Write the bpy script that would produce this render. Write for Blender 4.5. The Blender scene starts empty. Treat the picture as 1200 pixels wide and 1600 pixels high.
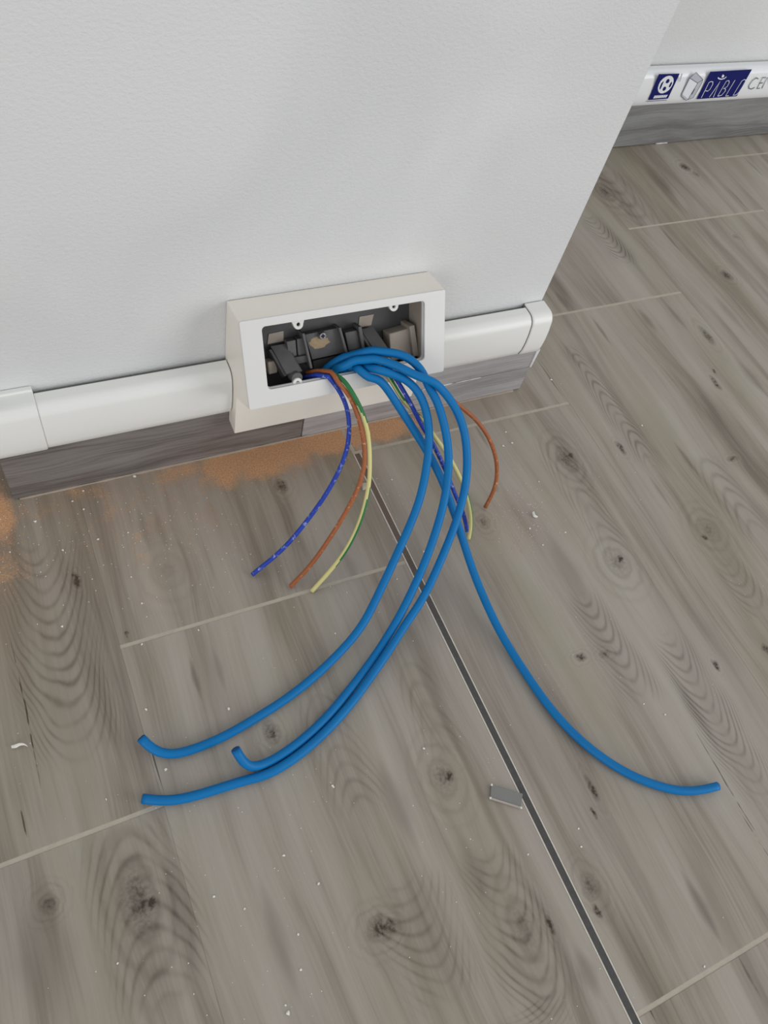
import bpy, bmesh, math, random
from mathutils import Vector, Matrix, noise as mnoise

# ------------------------------------------------------------------ camera, world, lights
SC = bpy.context.scene
COL = SC.collection
FPX = 1205.19
R = ((0.90003767, -0.39431646, 0.18559826), (-0.24177069, -0.80608961, -0.54015412), (0.36260049, 0.44128684, -0.82084518))
CAM = Vector((-0.23162, -0.37160, 0.52140))
cd = bpy.data.cameras.new('camera')
cd.sensor_fit = 'VERTICAL'; cd.sensor_height = 36.0; cd.lens = FPX * 36.0 / 1600.0
cd.clip_start = 0.02; cd.clip_end = 50
cam = bpy.data.objects.new('camera', cd); COL.objects.link(cam)
rx, ry, rz = Vector(R[0]), -Vector(R[1]), -Vector(R[2])
cam.matrix_world = Matrix(((rx.x, ry.x, rz.x, CAM.x), (rx.y, ry.y, rz.y, CAM.y), (rx.z, ry.z, rz.z, CAM.z), (0, 0, 0, 1)))
SC.camera = cam

W = bpy.data.worlds.new('room_daylight'); SC.world = W; W.use_nodes = True
bg = W.node_tree.nodes['Background']
bg.inputs[0].default_value = (0.95, 0.98, 1.0, 1); bg.inputs[1].default_value = 0.72

def area(name, loc, target, sx, sy, power, col):
    l = bpy.data.lights.new(name, 'AREA'); l.shape = 'RECTANGLE'; l.size = sx; l.size_y = sy
    l.energy = power; l.color = col
    o = bpy.data.objects.new(name, l); COL.objects.link(o); o.location = loc
    o.rotation_euler = (Vector(target) - Vector(loc)).to_track_quat('-Z', 'Y').to_euler()
    return o
area('window_light', (2.6, -2.6, 1.2), (0, 0, 0.1), 2.0, 2.2, 66, (1.0, 0.99, 0.98))
area('doorway_light', (-2.4, -2.6, 1.0), (0, 0, 0.1), 1.6, 2.0, 36, (1.0, 0.98, 0.965))
vs = SC.view_settings
vs.view_transform = 'Standard'; vs.look = 'None'; vs.exposure = -0.45; vs.gamma = 1.0; vs.use_curve_mapping = False

# ------------------------------------------------------------------ pixel helpers (a pixel gives a direction only)
RI = Matrix(R).transposed()
def ray(px, py): return RI @ Vector(((px - 600) / FPX, (py - 800) / FPX, 1.0))
def hit(px, py, ax, val):
    v = ray(px, py); return CAM + v * ((val - CAM[ax]) / v[ax])
def fl(px, py, z=0.0): return hit(px, py, 2, z)

# ------------------------------------------------------------------ material helpers
def s2l(c):
    c /= 255.0
    return c / 12.92 if c <= 0.04045 else ((c + 0.055) / 1.055) ** 2.4
def rgb(r, g, b): return (s2l(r), s2l(g), s2l(b), 1.0)

class NT:
    def __init__(self, tree): self.t = tree
    def new(self, typ): return self.t.nodes.new(typ)
    def put(self, sock, v):
        if v is None: return
        if isinstance(v, bpy.types.NodeSocket): self.t.links.new(v, sock)
        else:
            try: sock.default_value = v
            except Exception: sock.default_value = tuple(v)[:3]
    def m(self, op, a, b=None, c=None, clamp=False):
        n = self.new('ShaderNodeMath'); n.operation = op; n.use_clamp = clamp
        self.put(n.inputs[0], a); self.put(n.inputs[1], b); self.put(n.inputs[2], c)
        return n.outputs[0]
    def vm(self, op, a, b=None):
        n = self.new('ShaderNodeVectorMath'); n.operation = op
        self.put(n.inputs[0], a); self.put(n.inputs[1], b)
        return n.outputs['Value'] if op in ('LENGTH', 'DOT_PRODUCT') else n.outputs[0]
    def sep(self, v):
        n = self.new('ShaderNodeSeparateXYZ'); self.put(n.inputs[0], v); return n.outputs
    def comb(self, x, y, z=0.0):
        n = self.new('ShaderNodeCombineXYZ'); self.put(n.inputs[0], x); self.put(n.inputs[1], y); self.put(n.inputs[2], z); return n.outputs[0]
    def noise(self, vec, scale=1.0, detail=2.0, rough=0.5, w=None, dist=0.0):
        n = self.new('ShaderNodeTexNoise')
        if w is not None:
            n.noise_dimensions = '4D'; self.put(n.inputs['W'], w)
        self.put(n.inputs['Vector'], vec); n.inputs['Scale'].default_value = scale
        n.inputs['Detail'].default_value = detail; n.inputs['Roughness'].default_value = rough
        n.inputs['Distortion'].default_value = dist
        return n.outputs[0]
    def ss(self, v, a, b, lo=0.0, hi=1.0):
        n = self.new('ShaderNodeMapRange'); n.interpolation_type = 'SMOOTHSTEP'
        self.put(n.inputs[0], v); n.inputs[1].default_value = a; n.inputs[2].default_value = b
        n.inputs[3].default_value = lo; n.inputs[4].default_value = hi
        return n.outputs[0]
    def mix(self, f, a, b, typ='MIX'):
        n = self.new('ShaderNodeMix'); n.data_type = 'RGBA'; n.blend_type = typ
        self.put(n.inputs[0], f); self.put(n.inputs[6], a); self.put(n.inputs[7], b)
        return n.outputs[2]
    def ramp(self, f, stops):
        n = self.new('ShaderNodeValToRGB'); e = n.color_ramp.elements
        while len(e) < len(stops): e.new(0.5)
        for el, (p, c) in zip(e, stops): el.position = p; el.color = c
        self.put(n.inputs[0], f); return n.outputs[0]
    def bump(self, h, strength, dist=0.001):
        n = self.new('ShaderNodeBump'); n.inputs['Strength'].default_value = strength; n.inputs['Distance'].default_value = dist
        self.put(n.inputs['Height'], h); return n.outputs[0]

def mat(name, col=None, rough=0.5, spec=0.5):
    m = bpy.data.materials.new(name); m.use_nodes = True
    b = m.node_tree.nodes['Principled BSDF']
    if col: b.inputs['Base Color'].default_value = col
    b.inputs['Roughness'].default_value = rough; b.inputs['Specular IOR Level'].default_value = spec
    return m, NT(m.node_tree), b

def plain(name, col, rough=0.45, spec=0.5, var=0.06, vscale=60.0, bump=0.0, bscale=900.0):
    """one-colour procedural material with slight uneven tone"""
    m, n, b = mat(name, col, rough, spec)
    tc = n.new('ShaderNodeTexCoord').outputs['Object']
    f = n.noise(tc, vscale, 3, 0.6)
    lo = tuple(c * (1 - var) for c in col[:3]) + (1,); hi = tuple(min(1, c * (1 + var)) for c in col[:3]) + (1,)
    n.put(b.inputs['Base Color'], n.mix(f, lo, hi))
    if bump: n.put(b.inputs['Normal'], n.bump(n.noise(tc, bscale, 2), bump, 0.0006))
    return m

# ------------------------------------------------------------------ object helpers
def tag(o, label=None, cat=None, group=None, kind=None):
    if label: o['label'] = label
    if cat: o['category'] = cat
    if group: o['group'] = group
    if kind: o['kind'] = kind
    return o
def link(name, me, material=None, parent=None, smooth=False):
    o = bpy.data.objects.new(name, me); COL.objects.link(o)
    if material:
        for m_ in (material if isinstance(material, (list, tuple)) else [material]): me.materials.append(m_)
    if smooth:
        for p in me.polygons: p.use_smooth = True
    if parent: o.parent = parent
    return o
def bobj(name, bm, material=None, parent=None, smooth=False, bevel=0.0, seg=2, recalc=True):
    if recalc: bmesh.ops.recalc_face_normals(bm, faces=bm.faces)
    me = bpy.data.meshes.new(name); bm.to_mesh(me); bm.free()
    o = link(name, me, material, parent, smooth)
    if bevel:
        md = o.modifiers.new('bevel', 'BEVEL'); md.width = bevel; md.segments = seg; md.limit_method = 'ANGLE'; md.angle_limit = math.radians(35)
        for p in me.polygons: p.use_smooth = True
        wn = o.modifiers.new('wn', 'WEIGHTED_NORMAL')
    return o
def empty(name, loc=(0, 0, 0)):
    o = bpy.data.objects.new(name, None); COL.objects.link(o); o.location = loc; o.empty_display_size = 0.02
    return o
def box(bm, x0, x1, y0, y1, z0, z1):
    v = [bm.verts.new(p) for p in ((x0,y0,z0),(x1,y0,z0),(x1,y1,z0),(x0,y1,z0),(x0,y0,z1),(x1,y0,z1),(x1,y1,z1),(x0,y1,z1))]
    for f in ((0,3,2,1),(4,5,6,7),(0,1,5,4),(1,2,6,5),(2,3,7,6),(3,0,4,7)): bm.faces.new([v[i] for i in f])
    return v
def prism_x(bm, prof, x0, x1):
    """closed (y,z) outline extruded along x"""
    a = [bm.verts.new((x0, y, z)) for y, z in prof]; b = [bm.verts.new((x1, y, z)) for y, z in prof]
    n = len(prof)
    bm.faces.new(a); bm.faces.new(b[::-1])
    for i in range(n): bm.faces.new((a[i], a[(i+1) % n], b[(i+1) % n], b[i]))
def hexa(bm, pts):
    """8 points: bottom ring of 4, top ring of 4"""
    v = [bm.verts.new(p) for p in pts]
    for f in ((0,3,2,1),(4,5,6,7),(0,1,5,4),(1,2,6,5),(2,3,7,6),(3,0,4,7)): bm.faces.new([v[i] for i in f])

# ------------------------------------------------------------------ materials of the setting
def wall_material(name, a, b_):
    m, n, b = mat(name, None, 0.62, 0.35)
    tc = n.new('ShaderNodeTexCoord').outputs['Object']
    st = n.vm('MULTIPLY', tc, (1.0, 1.0, 1.0))
    big = n.noise(st, 5.0, 3, 0.55, dist=0.6)
    col = n.mix(n.ss(big, 0.35, 0.7), a, b_)
    orange = n.noise(n.vm('MULTIPLY', tc, (1.0, 1.0, 1.5)), 330.0, 2.5, 0.55)
    fine = n.noise(tc, 1100.0, 1.5)
    h = n.m('ADD', n.m('MULTIPLY', orange, 0.8), n.m('MULTIPLY', fine, 0.25))
    n.put(b.inputs['Base Color'], col)
    n.put(b.inputs['Normal'], n.bump(h, 0.42, 0.0012))
    return m
M_WALL = wall_material('white_wall_paint', rgb(217, 218, 219), rgb(226, 227, 228))
M_WALL2 = wall_material('back_wall_paint', rgb(218, 219, 219), rgb(224, 225, 225))
M_PLAST = plain('white_trunking_plastic', rgb(238, 238, 235), 0.32, 0.5, 0.015, 25)
M_PLAST2 = plain('glossy_trunking_plastic', rgb(236, 238, 240), 0.2, 0.5, 0.015, 25)
M_CREAM = plain('cream_box_plastic', rgb(244, 238, 228), 0.38, 0.5, 0.02, 30)
M_FRAME = plain('white_frame_plastic', rgb(228, 227, 225), 0.35, 0.5, 0.02, 30)
M_DARK = plain('dark_grey_plastic', rgb(92, 91, 92), 0.5, 0.5, 0.25, 120)
M_DARK2 = plain('charcoal_plastic', rgb(74, 73, 74), 0.5, 0.5, 0.2, 120)
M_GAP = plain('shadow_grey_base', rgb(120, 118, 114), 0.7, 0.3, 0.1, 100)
M_BLACK = plain('black_plastic', rgb(30, 29, 30), 0.6, 0.4, 0.2)
M_TAN = plain('shaded_tan_plastic', rgb(170, 159, 147), 0.6, 0.4, 0.12, 150)  # on the inner cheek this tan is white plastic with its shade painted in
M_GROUT = plain('beige_grout', rgb(190, 181, 167), 0.9, 0.2, 0.14, 160, 0.3, 1500)
M_GROUTD = plain('floor_bedding', rgb(128, 120, 111), 0.9, 0.2, 0.2, 120)
M_CHIP = plain('white_plaster', rgb(240, 238, 232), 0.8, 0.3, 0.05, 300)
M_SCREW = mat('zinc_screw', rgb(150, 150, 155), 0.35)[0]; M_SCREW.node_tree.nodes['Principled BSDF'].inputs['Metallic'].default_value = 0.9
M_STAIN = plain('dried_plaster_smear', rgb(170, 150, 122), 0.85, 0.2, 0.25, 260, 0.6, 900)
M_CAULK = plain('white_caulk', rgb(225, 225, 225), 0.6, 0.4, 0.05)

# ---- wood-look tile: figure groups ------------------------------------------------
def group(name, ins, outs):
    g = bpy.data.node_groups.new(name, 'ShaderNodeTree')
    for i, typ in ins: g.interface.new_socket(i, in_out='INPUT', socket_type=typ)
    for o in outs: g.interface.new_socket(o, in_out='OUTPUT', socket_type='NodeSocketFloat')
    gi = g.nodes.new('NodeGroupInput'); go = g.nodes.new('NodeGroupOutput')
    return g, NT(g), gi, go
FS, VS = 'NodeSocketFloat', 'NodeSocketVector'
# a knot: dark irregular core, faint rings around it, and a sideways push on the grain
KNOT, n, gi, go = group('wood_knot', [('P', VS), ('C', VS), ('S', VS), ('Amp', FS), ('Ring', FS)], ['Dark', 'Push'])
dv = n.vm('SUBTRACT', gi.outputs['P'], gi.outputs['C'])
wob = n.vm('MULTIPLY', n.vm('SUBTRACT', n.new('ShaderNodeTexNoise').outputs['Color'], (0.5, 0.5, 0.5)), (0.006, 0.008, 0))
tn = wob.node.inputs[0].links[0].from_node.inputs[0].links[0].from_node
n.put(tn.inputs['Vector'], gi.outputs['P']); tn.inputs['Scale'].default_value = 130; tn.inputs['Detail'].default_value = 3
q = n.vm('LENGTH', n.vm('DIVIDE', n.vm('ADD', dv, wob), gi.outputs['S']))
core = n.ss(q, 0.25, 1.05, 1.0, 0.0)
speck = n.ss(n.noise(gi.outputs['P'], 420, 2), 0.35, 0.65, 0.45, 1.0)
core = n.m('MULTIPLY', core, speck)
ring = n.m('MULTIPLY', n.m('POWER', n.m('ADD', n.m('MULTIPLY', n.m('SINE', n.m('MULTIPLY', q, 9.0)), 0.5), 0.5), 2.0), n.ss(q, 0.8, 3.2, 1.0, 0.0))
n.put(go.inputs['Dark'], n.m('ADD', n.m('MULTIPLY', core, gi.outputs['Amp']), n.m('MULTIPLY', ring, gi.outputs['Ring'])))
qq = n.vm('LENGTH', n.vm('DIVIDE', dv, n.vm('MULTIPLY', gi.outputs['S'], (2.2, 3.6, 1))))
n.put(go.inputs['Push'], n.m('MULTIPLY', n.sep(dv)[0], n.m('MULTIPLY', n.ss(qq, 0.0, 1.0, 1.0, 0.0), -0.65)))
# cathedral arches: nested parabolas inside an elongated patch
CATH, n, gi, go = group('wood_arches', [('P', VS), ('C', VS), ('S', VS), ('Dir', FS), ('Count', FS), ('Amp', FS)], ['Dark'])
P = gi.outputs['P']
nz = n.m('SUBTRACT', n.noise(n.vm('MULTIPLY', P, (1, .6, 1)), 26, 1.5, 0.4), 0.5)
nz2 = n.m('SUBTRACT', n.noise(n.vm('MULTIPLY', P, (1, .45, 1)), 150, 2, 0.5), 0.5)
u3 = n.sep(n.vm('DIVIDE', n.vm('SUBTRACT', P, gi.outputs['C']), gi.outputs['S']))
u = n.m('ADD', u3[0], n.m('MULTIPLY', nz, 0.45)); v = u3[1]
u2 = n.m('MULTIPLY', u, u)
ph = n.m('ADD', n.m('ADD', v, n.m('MULTIPLY', n.m('MULTIPLY', u2, gi.outputs['Dir']), 1.15)), n.m('ADD', n.m('MULTIPLY', nz, 0.25), n.m('MULTIPLY', nz2, 0.035)))
wv = n.m('POWER', n.m('ADD', n.m('MULTIPLY', n.m('SINE', n.m('MULTIPLY', ph, gi.outputs['Count'])), 0.5), 0.5), 3.0)
msk = n.m('MULTIPLY', n.ss(u2, 0.2, 1.0, 1.0, 0.0), n.ss(n.m('MULTIPLY', v, v), 0.3, 1.0, 1.0, 0.0))
n.put(go.inputs['Dark'], n.m('MULTIPLY', n.m('MULTIPLY', n.m('ADD', n.m('MULTIPLY', n.m('MULTIPLY', wv, n.ss(n.noise(n.vm('MULTIPLY', P, (1, .5, 1)), 60, 2), .3, .65, .25, 1.0)), 0.62), 0.12), msk), gi.outputs['Amp']))
# a soft or hard dark streak running along the grain
STRK, n, gi, go = group('wood_streak', [('P', VS), ('C', VS), ('S', VS), ('Amp', FS), ('Break', FS)], ['Dark'])
P = gi.outputs['P']
wb = n.m('MULTIPLY', n.m('SUBTRACT', n.noise(n.vm('MULTIPLY', P, (1, 1, 1)), 22, 2), 0.5), 0.004)
d3 = n.vm('SUBTRACT', P, gi.outputs['C']); ss_ = n.sep(gi.outputs['S']); dd = n.sep(d3)
b2 = n.m('DIVIDE', n.m('ABSOLUTE', dd[1]), ss_[1]); a_ = n.m('DIVIDE', n.m('ABSOLUTE', n.m('ADD', dd[0], wb)), n.m('MULTIPLY', ss_[0], n.m('SUBTRACT', 1.15, b2)))
k_ = n.m('MULTIPLY', n.ss(a_, 0.0, 1.0, 1.0, 0.0), n.ss(b2, 0.2, 1.0, 1.0, 0.0))
br = n.ss(n.m('ADD', n.noise(n.vm('MULTIPLY', P, (.3, 1, 1)), 70, 2), gi.outputs['Break']), 0.40, 0.55, 0.0, 1.0)
n.put(go.inputs['Dark'], n.m('MULTIPLY', n.m('MULTIPLY', k_, br), gi.outputs['Amp']))

# brick dust: patches that lie on the floor along the skirting (a stain with its own shape)
DUST, n, gi, go = group('brick_dust', [('P', VS)], ['Mask', 'Film'])
P = gi.outputs['P']
def blob(cx, cy, sx, sy, amp):
    q = n.vm('LENGTH', n.vm('DIVIDE', n.vm('SUBTRACT', n.vm('MULTIPLY', P, (1, 1, 0)), (cx, cy, 0)), (sx, sy, 1)))
    return n.m('MULTIPLY', n.ss(q, 0.0, 1.0, 1.0, 0.0), amp)
tot = None
for px, py, sx, sy, amp in ((420, 712, .085, .042, 1.1), (520, 682, .085, .034, 1.25), (345, 728, .045, .042, 1.0), (600, 670, .06, .024, 1.1), (290, 735, .07, .03, .7), (450, 690, .12, .02, 1.1), (215, 850, .02, .09, .42), (330, 800, .02, .05, .45),
                            (0, 800, .018, .075, .9), (-40, 860, .05, .11, .7), (560, 720, .03, .03, .5), (150, 770, .14, .04, .46), (250, 790, .17, .085, .38),
                            (790, 820, .05, .045, .3), (720, 640, .12, .02, .3), (-120, 830, .12, .2, .6)):
    c = fl(px, py); bb = blob(c.x, c.y, sx, sy, amp)
    tot = bb if tot is None else n.m('MAXIMUM', tot, bb)
nz = n.m('ADD', n.m('MULTIPLY', n.noise(P, 42, 5, 0.65), 1.3), n.m('MULTIPLY', n.noise(P, 700, 3, 0.75), 0.75))
n.put(go.inputs['Mask'], n.ss(n.m('ADD', tot, n.m('SUBTRACT', nz, 1.03)), 0.36, 0.86))
n.put(go.inputs['Film'], n.m('MULTIPLY', tot, n.ss(n.noise(P, 45, 4, 0.6), 0.25, 0.65, 0.35, 1.0)))

def gnode(n, g, **kw):
    k = n.new('ShaderNodeGroup'); k.node_tree = g
    for a, v in kw.items(): n.put(k.inputs[a], v)
    return k.outputs

def tile_material(name, seed, feats=(), dust=False):
    """grey oak-look porcelain; coordinates are the tile's own"""
    m, n, b = mat(name, None, 0.45, 0.4)
    tc = n.vm('MULTIPLY', n.new('ShaderNodeNewGeometry').outputs['Position'], (1, 1, 0))
    w = 0.2 if seed is None else float(seed)
    dark = None; push = None
    for f in feats:
        c = (f[1], f[2], 0.0)
        if f[0] == 'k':
            o = gnode(n, KNOT, P=tc, C=c, S=(f[3], f[4], 1.0), Amp=f[5], Ring=f[6]); d = o[0]
            push = o[1] if push is None else n.m('ADD', push, o[1])
        elif f[0] == 'c':
            d = gnode(n, CATH, P=tc, C=c, S=(f[3], f[4], 1.0), Dir=f[5], Count=f[6], Amp=f[7])[0]
        else:
            d = gnode(n, STRK, P=tc, C=c, S=(f[3], f[4], 1.0), Amp=f[5], Break=f[6])[0]
        dark = d if dark is None else n.m('ADD', dark, d)
    pv = tc if push is None else n.vm('ADD', tc, n.comb(push, 0.0))
    bend = n.m('MULTIPLY', n.m('SUBTRACT', n.noise(n.vm('MULTIPLY', pv, (7, 2.6, 1)), 1.0, 2, 0.5, w), 0.5), 0.05)
    pv = n.vm('ADD', pv, n.comb(bend, 0.0))
    g1 = n.noise(n.vm('MULTIPLY', pv, (26, 1.9, 1)), 1.0, 2.5, 0.55, w)
    g2 = n.noise(n.vm('MULTIPLY', pv, (95, 5.0, 1)), 1.0, 3, 0.6, w)
    g3 = n.noise(n.vm('MULTIPLY', pv, (620, 16, 1)), 1.0, 3, 0.65, w)
    pat = n.noise(n.vm('MULTIPLY', pv, (42, 9.0, 1)), 1.0, 2, 0.5, n.m('ADD', w, 7.3))
    tint = n.noise(n.vm('MULTIPLY', pv, (20, 4.0, 1)), 1.0, 2, 0.5, n.m('ADD', w, 3.1))
    tone = n.m('ADD', n.m('ADD', n.m('MULTIPLY', g1, 0.62), n.m('MULTIPLY', g2, 0.30)), n.m('ADD', n.m('MULTIPLY', g3, 0.20), n.m('MULTIPLY', pat, 0.22)))
    col = n.ramp(n.ss(tone, 0.42, 0.86), [(0.0, rgb(112, 102, 91)), (0.3, rgb(146, 136, 123)), (0.55, rgb(164, 155, 143)), (1.0, rgb(180, 172, 161))])
    col = n.mix(n.ss(tint, 0.48, 0.70, 0.0, 0.5), col, rgb(152, 144, 124))
    col = n.mix(n.ss(tint, 0.52, 0.30, 0.0, 0.42), col, rgb(164, 154, 148))
    # a few long brown bands and pores of its own
    band = n.ss(n.noise(n.vm('MULTIPLY', pv, (34, 2.4, 1)), 1.0, 2, 0.5, n.m('ADD', w, 13.0)), 0.57, 0.72)
    col = n.mix(n.m('MULTIPLY', n.m('MULTIPLY', band, n.ss(g2, 0.34, 0.6)), 0.72), col, rgb(108, 96, 84))
    pore = n.ss(g3, 0.60, 0.78)
    col = n.mix(n.m('MULTIPLY', pore, 0.14), col, rgb(90, 81, 73))
    if dark is not None:
        col = n.mix(n.m('MULTIPLY', dark, n.ss(g3, 0.3, 0.6, 0.75, 1.0), None, True), col, rgb(66, 55, 44))
    rough = n.ss(g2, 0.3, 0.7, 0.40, 0.52)
    if dust:
        pos = n.new('ShaderNodeNewGeometry').outputs['Position']
        o = gnode(n, DUST, P=pos)
        grain = n.noise(pos, 900, 2)
        film = n.m('MULTIPLY', o[1], 0.7, None, True)
        col = n.mix(film, col, rgb(170, 138, 110))
        col = n.mix(n.m('MULTIPLY', o[0], 0.9), col, n.mix(n.ss(grain, 0.3, 0.7), rgb(196, 142, 102), rgb(224, 178, 136)))
        rough = n.m('MAXIMUM', rough, n.m('MULTIPLY', o[0], 0.95))
    n.put(b.inputs['Base Color'], col); n.put(b.inputs['Roughness'], rough)
    n.put(b.inputs['Normal'], n.bump(n.m('ADD', g3, n.m('MULTIPLY', g2, 0.5)), 0.10, 0.0006))
    return m

# ------------------------------------------------------------------ floor
TW, TL = 0.225, 0.4435                     # tile size
J0, JS = -0.0285, 0.1115                   # first cross joint of the column right of the strip, step per column
GL, GS = 0.00003, 0.0015                    # half widths: long joint, short joint
FX0, FX1, FY0, FY1 = -1.8, 2.25, -2.0, 0.372
bm = bmesh.new(); box(bm, FX0, FX1, FY0, FY1, -0.03, -0.0003)
floor = tag(bobj('floor', bm, M_GROUT), 'grey wood-look tiled floor with pale cross joints and a dark strip', None, None, 'structure')

# figure seen on the photographed tiles: pixel, kind, sizes in metres
FE = []
def K(px, py, sx, sy, amp=.7, ring=.0): c = fl(px, py); FE.append(('k', c.x, c.y, sx, sy, min(1.15, amp * 1.4), ring * 1.2))
def Cc(pxa, pya, pxb, pyb, hw, d, cnt, amp):
    a, b_ = fl(pxa, pya), fl(pxb, pyb); c = (a + b_) / 2
    FE.append(('c', c.x, c.y, hw, max(abs(a.y - b_.y) / 2 * 1.25, .01), d, cnt, amp * 1.2))
def S(pxa, pya, pxb, pyb, hw, amp=.6, brk=.3):
    a, b_ = fl(pxa, pya), fl(pxb, pyb); c = (a + b_) / 2
    FE.append(('s', c.x, c.y, hw, max(abs(a.y - b_.y) / 2 * 1.35, .004), amp, brk))
for a in ((440,760,.006,.008,.85,.12),(120,907,.0035,.007,.85,.1),(965,880,.012,.016,.28,.16),(970,873,.004,.005,.8,0),(1107,828,.011,.014,.25,.16),(1101,840,.004,.004,.8,0),
          (692,1215,.010,.015,.32,.16),(702,1212,.0035,.005,.75,0),(425,1145,.006,.009,.6,.14),(860,1446,.003,.006,.95,.1),(922,1385,.007,.010,.45,.14),(934,1426,.0028,.006,.95,0),
          (925,1232,.003,.011,.8,.1),(927,1268,.0018,.006,.8,0),(908,1028,.006,.004,.75,.1),(945,1022,.006,.004,.4,.1),(1118,1039,.0035,.006,.85,.06),
          (216,1405,.012,.026,.40,.2),(238,1412,.003,.004,.9,0),(592,1452,.009,.008,.6,.15),(756,815,.006,.008,.4,.15),(1070,261,.008,.010,.8,.15),(1135,430,.007,.010,.8,.15),
          (970,700,.004,.009,.85,.08),(1105,525,.006,.016,.65,.1),(1118,598,.004,.012,.8,.05),(1116,580,.002,.004,.8,0),(885,718,.009,.016,.4,.2),(892,711,.003,.004,.8,0),
          (198,991,.0018,.003,.9,0),(75,1410,.006,.006,.5,.15),(262,892,.014,.016,.12,.08),(1197,1015,.004,.006,.9,0),(614,1447,.005,.005,.6,.1),(1145,717,.008,.004,.6,.1),
          (1088,272,.005,.006,.4,.1),(945,300,.012,.02,.4,.2),(1150,370,.006,.006,.3,.1),(775,765,.004,.004,.3,0),(820,1450,.01,.02,.2,.15)): K(*a)
Cc(70,860,110,1170,.036,-1.0,46,.62); Cc(900,545,1010,725,.020,1.0,44,.62); Cc(1062,1000,1172,1240,.026,-1.0,46,.58)
Cc(925,340,975,410,.022,-1.0,34,.65); Cc(790,1330,835,1590,.030,-1.0,34,.55); Cc(215,1290,240,1560,.034,1.0,28,.5)
Cc(925,930,992,1095,.022,-1.0,30,.5); Cc(500,1090,560,1260,.026,1.0,24,.35)
Cc(860,690,960,860,.022,1.0,26,.42); Cc(640,1380,690,1560,.03,-1.0,26,.4); Cc(1090,720,1190,830,.022,1.0,18,.4); Cc(945,270,1010,350,.03,-1.0,18,.45)
Cc(820,1580,840,1620,.03,-1.0,20,.4); Cc(640,1040,700,1180,.02,1.0,16,.3); Cc(1140,880,1190,960,.02,-1.0,18,.4)
for a in ((22,985,60,1255,0.0008,0.95,0.02),(28,1250,48,1322,0.0009,0.95,0.05),(240,1145,245,1242,0.0007,0.95,0.25),(1085,1130,1195,1335,0.0008,0.95,0),(1010,1555,1022,1600,0.0009,0.9,0.2),
          (845,555,874,628,0.001,0.75,0.3),(1031,352,1065,397,0.003,0.527,0.45),(1137,288,1167,330,0.003,0.4675,0.45),(1163,243,1192,278,0.003,0.425,0.45),(870,452,890,490,0.006,0.425,0.45),
          (295,1030,316,1092,0.003,0.4675,0.45),(1150,1260,1210,1350,0.0008,0.9,0),(925,495,955,540,0.003,0.4675,0.45),(1040,470,1075,520,0.005,0.357,0.45),(1005,480,1018,520,0.006,0.357,0.45),
          (1060,690,1085,745,0.004,0.425,0.45),(1020,740,1045,800,0.003,0.34,0.45),(735,660,770,700,0.003,0.425,0.45),(660,690,690,760,0.004,0.34,0.45),(520,840,575,930,0.006,0.2975,0.45),(380,690,400,760,0.01,0.2975,0.45),
          (215,790,235,860,0.006,0.3825,0.45),(240,790,262,860,0.005,0.34,0.45),(55,1390,90,1600,0.02,0.2975,0.45),(270,1320,300,1540,0.01,0.2975,0.45),(620,930,690,1120,0.012,0.255,0.45),
          (1060,1040,1110,1180,0.008,0.2975,0.45),(900,1480,935,1560,0.008,0.3825,0.45),(1075,1360,1120,1480,0.006,0.4675,0.45),(1150,1490,1190,1560,0.0015,0.6,0.1),(720,1300,760,1420,0.012,0.255,0.45),
          (600,1180,640,1330,0.01,0.323,0.45),(410,1380,460,1560,0.008,0.2975,0.45),(860,830,920,960,0.012,0.2805,0.45),(1000,250,1060,310,0.014,0.3825,0.45),(1150,560,1199,620,0.01,0.34,0.45),
          (930,330,1010,440,0.01,0.2975,0.45),(880,530,905,580,0.004,0.2975,0.45),(1120,460,1160,520,0.008,0.255,0.45),(460,820,480,880,0.004,0.255,0.45),(330,1010,352,1080,0.004,0.255,0.45)): S(*a)

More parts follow.
